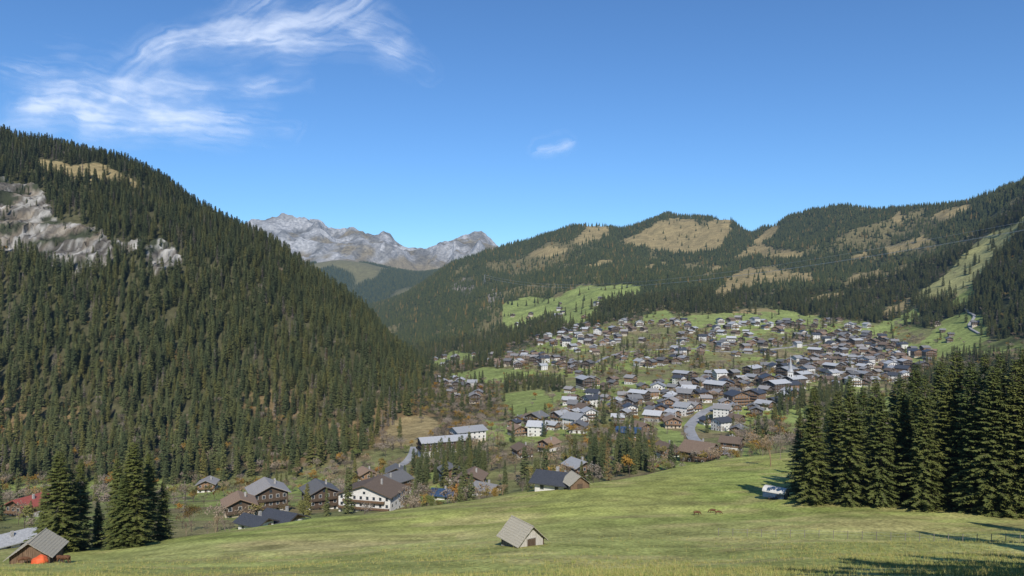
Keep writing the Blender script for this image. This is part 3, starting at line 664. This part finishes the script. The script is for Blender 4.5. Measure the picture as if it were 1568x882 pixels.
# ------------------------------------------------------------ meadow barns
def barn(name,w,d,h,pitch,gable,side,roof,ov=.5,over=.7,base=True):
    mb=MB();hw=w/2;hd=d/2;hr=h+hw*pitch
    if base:mb.box(-hw-.08,hw+.08,-hd-.08,hd+.08,-2.5,.5,'stone')
    n=int(w/.28)
    r=random.Random(5)
    for i in range(n):
        x0=-hw+w*i/n;x1=-hw+w*(i+1)/n-.02;xm=(x0+x1)/2;top=h+(hw-abs(xm))*pitch-.05
        o=r.uniform(0,.03)
        mb.box(x0,x1,-hd-o,-hd+.06,.5,top,gable);mb.box(x0,x1,hd-.06,hd+o,.5,top,gable)
    n=int(d/.28)
    for i in range(n):
        y0=-hd+.07+(d-.14)*i/n;y1=-hd+.07+(d-.14)*(i+1)/n-.02;o=r.uniform(0,.03)
        mb.box(-hw-o,-hw+.06,y0,y1,.5,h,side);mb.box(hw-.06,hw+o,y0,y1,.5,h,side)
    mb.box(-hw+.08,hw-.08,-hd+.08,hd-.08,.3,h-.1,'woodd')
    mb.box(-.75,.75,-hd-.09,-hd-.04,.5,2.3,'woodd');mb.box(-.85,-.76,-hd-.12,-hd-.03,.5,2.4,gable);mb.box(.76,.85,-hd-.12,-hd-.03,.5,2.4,gable);mb.box(-.85,.85,-hd-.12,-hd-.03,2.41,2.55,gable)
    for s in(-1,1):
        run=hw+ov;nc=9
        for c in range(nc):
            a0=run*c/nc;a1=run*(c+1)/nc+.1
            z0=hr-a0*pitch+.05;z1=hr-a1*pitch+.11
            sec=[(s*a0,z0),(s*a0,z0+.06),(s*a1,z1+.06),(s*a1,z1)]
            mb.prism(sec if s<0 else sec[::-1],-hd-over+r.uniform(-.05,.05),hd+over+r.uniform(-.05,.05),roof)
    mb.tube((0,-hd-over-.05,hr+.12),(0,hd+over+.05,hr+.12),.1,.1,roof,6)
    for s in(-1,1):
        for yy in(-hd,hd-.15):mb.box(s*hw-.09,s*hw+.09,yy-.04,yy+.16,.5,h+.02,'woodd')
    return mb.mesh(name)
put('hay_barn',barn('hay_barn',4.4,4.8,2.1,.95,'woodw','woodg','shing'),800,836,R_(32),Yf=99,r=5,sink=.6,sc=.88)
put('hay_barn',barn('hay_barn_b',5.2,5.2,2.4,.75,'woodb','woodg','shing'),882,750,R_(18),Yf=186,r=5,sink=.5,sc=.95)
put('wooden_barn',barn('wooden_barn',5.4,6.0,2.9,.72,'woodb','woodb','shing',ov=.6,over=.8),57,868,R_(14),Yf=103,r=5,sink=.5,sc=.88)
mb=MB();hw=1.6;sec=[(-hw,.3),(hw,.3),(hw,1.5),(-hw,1.5)]
mb.prism(sec,-2.4,2.4,'rblue')
arc=[(1.7*math.cos(t),1.52+1.05*math.sin(t)) for t in np.linspace(0,math.pi,12)]
mb.prism(arc,-2.5,2.5,'frame')
for s in(-1,1):
    for yy in(-.7,.7):
        mb.tube((s*1.45,yy,.32),(s*1.72,yy,.32),.36,.36,'woodd',12)
mb.box(-.05,.05,-4.0,-2.4,.3,.45,'metal');mb.box(-.7,.7,-2.46,-2.41,.5,1.45,'metal')
put('livestock_trailer',mb.mesh('livestock_trailer'),1188,765,R_(50),Yf=150,sink=-.05,r=3,sc=.9)
bm=bmesh.new();bmesh.ops.create_uvsphere(bm,u_segments=28,v_segments=16,radius=1)
for v in bm.verts:
    p=v.co;n_=math.sin(p.x*7+p.y*5)*.06+math.sin(p.y*11+p.z*6)*.05
    v.co=Vector((p.x*1.0*(1+n_),p.y*.8*(1+n_),max(p.z,-.2)*.85*(1+n_)+ .12*math.sin(p.x*3)))
me=bpy.data.meshes.new('tarp');bm.to_mesh(me);bm.free();me.materials.append(M['orange']);me.polygons.foreach_set('use_smooth',[True]*len(me.polygons))
Yv=98;Xv=(60-CX)/F*Yv;obj('orange_tarpaulin',me,(Xv,Yv,float(H(Xv,Yv))+.2),.2)
# ------------------------------------------------------------ cows
def cow_mesh():
    V=[];E=[];Rr=[]
    def add(p,r,par=None):
        V.append(p);Rr.append(r)
        if par is not None:E.append((par,len(V)-1))
        return len(V)-1
    pel=add((-.75,0,1.12),(.30,.34));m1=add((-.3,0,1.05),(.33,.40),pel);m2=add((.2,0,1.02),(.33,.40),m1);sh=add((.62,0,1.05),(.27,.36),m2)
    nk=add((.95,0,.95),(.15,.2),sh);n2_=add((1.22,0,.62),(.12,.16),nk);hd=add((1.34,0,.38),(.13,.14),n2_);mz=add((1.42,0,.12),(.08,.08),hd)
    for s in(-1,1):
        h=add((-.82,s*.2,.92),(.16,.2),pel);kn=add((-.66,s*.22,.68),(.1,.12),h);ho=add((-.88,s*.22,.42),(.055,.06),kn);an=add((-.84,s*.22,.1),(.045,.045),ho);add((-.80,s*.22,.0),(.055,.05),an)
        f=add((.6,s*.17,.75),(.1,.13),sh);f2=add((.6,s*.18,.42),(.06,.06),f);f3=add((.62,s*.18,.1),(.045,.045),f2);add((.66,s*.18,.0),(.055,.05),f3)
        ea=add((1.27,s*.16,.5),(.03,.05),hd);add((1.24,s*.26,.5),(.02,.05),ea)
    t=add((-1.02,0,1.25),(.04,.04),pel);t2=add((-1.12,0,.9),(.025,.025),t);add((-1.12,0,.5),(.045,.045),t2)
    me=bpy.data.meshes.new('cow_skel');me.from_pydata(V,E,[]);o=bpy.data.objects.new('cow_tmp',me);scene.collection.objects.link(o)
    md=o.modifiers.new('s','SKIN')
    for i,sv in enumerate(me.skin_vertices[0].data):sv.radius=Rr[i];sv.use_root=(i==0)
    md2=o.modifiers.new('ss','SUBSURF');md2.levels=1;md2.render_levels=1
    dg=bpy.context.evaluated_depsgraph_get();m2=bpy.data.meshes.new_from_object(o.evaluated_get(dg))
    bpy.data.objects.remove(o);m2.materials.clear();m2.materials.append(M['cow']);m2.polygons.foreach_set('use_smooth',[True]*len(m2.polygons));m2.name='cow';return m2
cw=cow_mesh()
for (a_,b_,rz,s_) in[(1067,136,.2,.62),(1091,140,2.9,.58),(1100,137,.1,.55),(92,102,.1,.8),(99,100,3.0,.8),(36,99,.5,.7)]:
    Xv=(a_-CX)/F*b_;obj('cow',cw,(Xv,b_,float(H(Xv,b_))-.02),rz,s_)
mb=MB();prev=None
for i in range(26):
    u=1100+i*22;Yv=108-i*.6;Xv=(u-CX)/F*Yv;g=float(H(Xv,Yv))
    mb.tube((Xv,Yv,g-.3),(Xv+.03,Yv,g+1.15),.05,.045,'woodg',6)
    p=Vector((Xv,Yv,g+1.0))
    if prev is not None:
        mb.tube(prev,p,.008,.008,'metal',3);mb.tube(prev-Vector((0,0,.4)),p-Vector((0,0,.4)),.008,.008,'metal',3)
    prev=p
obj('pasture_fence',mb.mesh('pasture_fence'))
# ------------------------------------------------------------ power line: pylons and cables across the valley
def pylon(name,h):
    mb=MB();n=9
    def wd(z):return 2.6*(1-z/h)+.45
    for i in range(n):
        z0=h*i/n;z1=h*(i+1)/n;a0=wd(z0);a1=wd(z1)
        cr=[(-1,-1),(1,-1),(1,1),(-1,1)]
        for j,(sx,sy) in enumerate(cr):
            tx,ty=cr[(j+1)%4]
            mb.tube((sx*a0,sy*a0,z0),(sx*a1,sy*a1,z1),.1,.1,'metal',4)
            mb.tube((sx*a0,sy*a0,z0),(tx*a1,ty*a1,z1),.05,.05,'metal',3)
            mb.tube((sx*a1,sy*a1,z1),(tx*a1,ty*a1,z1),.05,.05,'metal',3)
    for z,l in((h*.78,6),(h*.92,4.5)):
        for s in(-1,1):
            mb.tube((0,0,z+.8),(0,s*l,z),.08,.06,'metal',4);mb.tube((0,0,z-.4),(0,s*l,z),.08,.06,'metal',4)
    return mb.mesh(name)
pym=pylon('lattice_pylon',34)
ax,ay=(1690-CX)/F*560,560.;az=float(H(ax,ay));bx,by,bz=ground_at(742,436,1500)
ztop=-(322-CY)/F*560
pa=obj('lattice_pylon',pym,(ax,ay,az-.5),.3);pa.scale=(1.6,1.6,max(1,(ztop+4-az)/34))
obj('lattice_pylon',pym,(bx,by,bz-.5),.3)
mb=MB()
for k_,(dy,dz) in enumerate([(-6,26),(6,26),(0,33)]):
    p0=Vector((ax,ay+dy,max(az+dz,ztop+dz-30)));p1=Vector((bx,by+dy,bz+dz));L=[]
    for i in range(41):
        t=i/40;p=p0.lerp(p1,t);p.z-=4*t*(1-t)*46;L.append(p)
    for i in range(40):mb.tube(L[i],L[i+1],.10+.004*i,.104+.004*i,'metal',4)
obj('power_line',mb.mesh('power_line'))
# ------------------------------------------------------------ grass tufts
def tuft(name,seed,n=9,h=.32):
    r=random.Random(seed);mb=MB()
    for i in range(n):
        a_=r.random()*6.28;x0=r.gauss(0,.07);y0=r.gauss(0,.07);hh=h*r.uniform(.5,1.2);w=.012;l=r.uniform(.1,.5)*hh
        mb.poly([(x0-w*math.sin(a_),y0+w*math.cos(a_),-.02),(x0+w*math.sin(a_),y0-w*math.cos(a_),-.02),(x0+math.cos(a_)*l,y0+math.sin(a_)*l,hh)],'grass')
    return mb.mesh(name)
cG=srccoll('grass_tufts',[tuft('grass_tuft_%d'%i,i,9,[.16,.22,.32][i]) for i in range(3)])
n=90000;yy=np.sqrt(rng.uniform(24**2,120**2,n));pp=rng.uniform(-60,1630,n);xx=(pp-CX)/F*yy
k=rng.random(n)<(sstep(.42,.6,fbm(xx/7,yy/7,3,95))*.8+.12)*sstep(120,50,yy);xx,yy=xx[k],yy[k]
s=rng.uniform(.6,1.3,len(xx))
scatter('meadow_grass',np.stack([xx,yy,H(xx,yy)],1),rng.uniform(0,6.28,len(xx)),np.stack([s,s,s],1),rng.integers(0,3,len(xx)),cG)
# ------------------------------------------------------------ clouds (sheets at cirrus height)
def catm(pts,n=14):
    P=np.array(pts,float);out=[]
    for i in range(len(P)-1):
        p0=P[max(i-1,0)];p1=P[i];p2=P[i+1];p3=P[min(i+2,len(P)-1)]
        for j in range(n):
            t=j/n;out.append(.5*(2*p1+(-p0+p2)*t+(2*p0-5*p1+4*p2-p3)*t*t+(-p0+3*p1-3*p2+p3)*t**3))
    out.append(P[-1]);return np.array(out)
def cloud(name,x0,x1,y0,y1,st,strokes,alt=6000.):
    us=np.arange(x0,x1+.1,st);vs=np.arange(y0,y1+.1,st);U,V=np.meshgrid(us,vs)
    wu=U+(fbm(U/120,V/80,3,201)-.5)*44+(fbm(U/26,V/14,3,203)-.5)*11;wv=V+(fbm(U/120,V/80,3,202)-.5)*34+(fbm(U/26,V/14,3,204)-.5)*11
    D=np.zeros(U.shape)
    for pts,w,sg in strokes:
        c=catm(pts);seg=np.concatenate([[0],np.cumsum(np.hypot(*np.diff(c,axis=0).T))]);tot=seg[-1]
        best=np.full(U.shape,1e9);S=np.zeros(U.shape);sd=np.zeros(U.shape)
        for i in range(len(c)-1):
            d=c[i+1]-c[i];L2=d@d+1e-9;t=np.clip(((wu-c[i,0])*d[0]+(wv-c[i,1])*d[1])/L2,0,1)
            ex=wu-c[i,0]-t*d[0];ey=wv-c[i,1]-t*d[1];dd=ex*ex+ey*ey;m_=dd<best
            best=np.where(m_,dd,best);S=np.where(m_,seg[i]+t*math.sqrt(L2),S);sd=np.where(m_,np.sign(d[0]*ey-d[1]*ex),sd)
        dist=np.sqrt(best)*sd
        fib=.6*fbm(S/170+dist/50,dist/8+S/120,4,210+int(w))+.4*fbm(S/60+dist/20,dist/4-S/90,3,250+int(w))
        en=sstep(-10,tot*.2,S)*sstep(tot+10,tot*.7,S)
        D+=sg*(.65*np.exp(-(dist/w)**2)+.35*np.exp(-(dist/(w*2))**2))*np.clip(fib*2.1-.5,0,1.3)*(.2+.8*en)
    D*=.45+1.0*sstep(.3,.72,fbm(U/50,V/26,4,230));D=1-np.exp(-1.0*np.clip(D-.015,0,3));D=np.clip(D,0,.7)
    e=np.minimum.reduce([U-x0,x1-U,V-y0,y1-V]);D*=sstep(0,20,e)
    Yc=alt/((CY-V)/F);Xc=(U-CX)/F*Yc
    nr,ncl=U.shape;co=np.stack([Xc,Yc,np.full(U.shape,alt)],-1).reshape(-1,3)
    me=bpy.data.meshes.new(name);me.vertices.add(len(co));me.vertices.foreach_set('co',co.ravel().astype(np.float32))
    I=np.arange(nr*ncl).reshape(nr,ncl);q=np.stack([I[:-1,:-1],I[:-1,1:],I[1:,1:],I[1:,:-1]],-1).reshape(-1,4)
    dq=D.ravel()[q].max(1)>.002;q=q[dq]
    me.loops.add(q.size);me.loops.foreach_set('vertex_index',q.ravel().astype(np.int32))
    me.polygons.add(len(q));me.polygons.foreach_set('loop_start',(np.arange(len(q))*4).astype(np.int32));me.update(calc_edges=True)
    at=me.attributes.new('dens','FLOAT','POINT');at.data.foreach_set('value',D.ravel().astype(np.float32))
    me.materials.append(cm);return obj(name,me)
cm=bpy.data.materials.new('cirrus_ice');cm.use_nodes=True;nt=cm.node_tree;nt.nodes.clear()
o_=nt.nodes.new('ShaderNodeOutputMaterial');at=nt.nodes.new('ShaderNodeAttribute');at.attribute_name='dens'
tr=nt.nodes.new('ShaderNodeBsdfTransparent');tl=nt.nodes.new('ShaderNodeBsdfTranslucent');tl.inputs[0].default_value=(.9,.9,.9,1)
df=nt.nodes.new('ShaderNodeBsdfDiffuse');df.inputs[0].default_value=(.9,.9,.9,1);ad=nt.nodes.new('ShaderNodeAddShader');mx=nt.nodes.new('ShaderNodeMixShader')
nt.links.new(tl.outputs[0],ad.inputs[0]);nt.links.new(df.outputs[0],ad.inputs[1]);nt.links.new(at.outputs['Fac'],mx.inputs[0]);nt.links.new(tr.outputs[0],mx.inputs[1]);nt.links.new(ad.outputs[0],mx.inputs[2]);nt.links.new(mx.outputs[0],o_.inputs[0])
ST_=[([(180,150),(192,125),(215,98),(260,72),(330,60),(420,54),(520,62),(600,82),(660,104)],15,.8),([(10,158),(80,166),(150,180),(230,192),(300,190)],13,.9),
 ([(0,100),(80,125),(180,145),(260,168),(360,184),(450,200)],24,.5),([(60,150),(140,160),(260,172),(320,165)],24,.6),([(190,132),(300,128),(420,122),(480,118)],10,.35),
 ([(400,60),(480,40),(540,12),(600,-25)],20,.45),([(330,58),(400,12),(450,-25)],26,.25),([(540,30),(590,50),(620,78)],16,.3),([(-40,190),(60,185),(180,192)],10,.2)]
cloud('cirrus_cloud',-120,740,-65,245,1.4,ST_)
cloud('small_cloud',780,900,180,260,1.0,[([(822,228),(834,224),(846,221),(860,217)],8,.9)])
# ------------------------------------------------------------ sun, sky, haze, camera
el=math.radians(40);b_=math.radians(8)
s=Vector((math.sin(b_)*math.cos(el),-math.cos(b_)*math.cos(el),math.sin(el)))
sl=bpy.data.lights.new('sun','SUN');sl.energy=4.9;sl.angle=math.radians(.53);sl.color=(1,.955,.88)
so=bpy.data.objects.new('sun',sl);so.rotation_euler=s.to_track_quat('Z','Y').to_euler();scene.collection.objects.link(so)
w=bpy.data.worlds.new('World');scene.world=w;w.use_nodes=True;nt=w.node_tree;bg=nt.nodes['Background']
sk=nt.nodes.new('ShaderNodeTexSky');sk.sky_type='NISHITA';sk.sun_disc=False;sk.sun_elevation=el;sk.sun_rotation=math.pi-b_;sk.altitude=1300;sk.air_density=1.0;sk.dust_density=.1;sk.ozone_density=4.0
tm=nt.nodes.new('ShaderNodeMix');tm.data_type='RGBA';tm.blend_type='MULTIPLY';tm.inputs[0].default_value=1;tm.inputs[7].default_value=(.62,.95,1.22,1)
nt.links.new(sk.outputs[0],tm.inputs[6]);nt.links.new(tm.outputs[2],bg.inputs[0]);bg.inputs[1].default_value=.113
mb=MB();M['haze']=bpy.data.materials.new('valley_haze');hm=M['haze'];hm.use_nodes=True;nt=hm.node_tree;nt.nodes.clear()
o_=nt.nodes.new('ShaderNodeOutputMaterial');ab=nt.nodes.new('ShaderNodeVolumeAbsorption');em=nt.nodes.new('ShaderNodeEmission');ad=nt.nodes.new('ShaderNodeAddShader')
dn=1/42000;ab.inputs['Color'].default_value=(0,0,0,1);ab.inputs['Density'].default_value=dn
em.inputs[0].default_value=(.30,.50,.85,1);em.inputs[1].default_value=dn*.9
nt.links.new(ab.outputs[0],ad.inputs[0]);nt.links.new(em.outputs[0],ad.inputs[1]);nt.links.new(ad.outputs[0],o_.inputs['Volume'])
mb.box(-16000,16000,-300,10500,-900,1300,'haze');obj('valley_haze',mb.mesh('valley_haze'))
cam=bpy.data.cameras.new('camera');cam.lens=26;cam.sensor_width=36;cam.clip_start=.5;cam.clip_end=120000
co_=bpy.data.objects.new('camera',cam);co_.rotation_euler=(math.pi/2,0,0);scene.collection.objects.link(co_);scene.camera=co_
scene.view_settings.view_transform='Standard';scene.view_settings.look='None';scene.view_settings.exposure=0
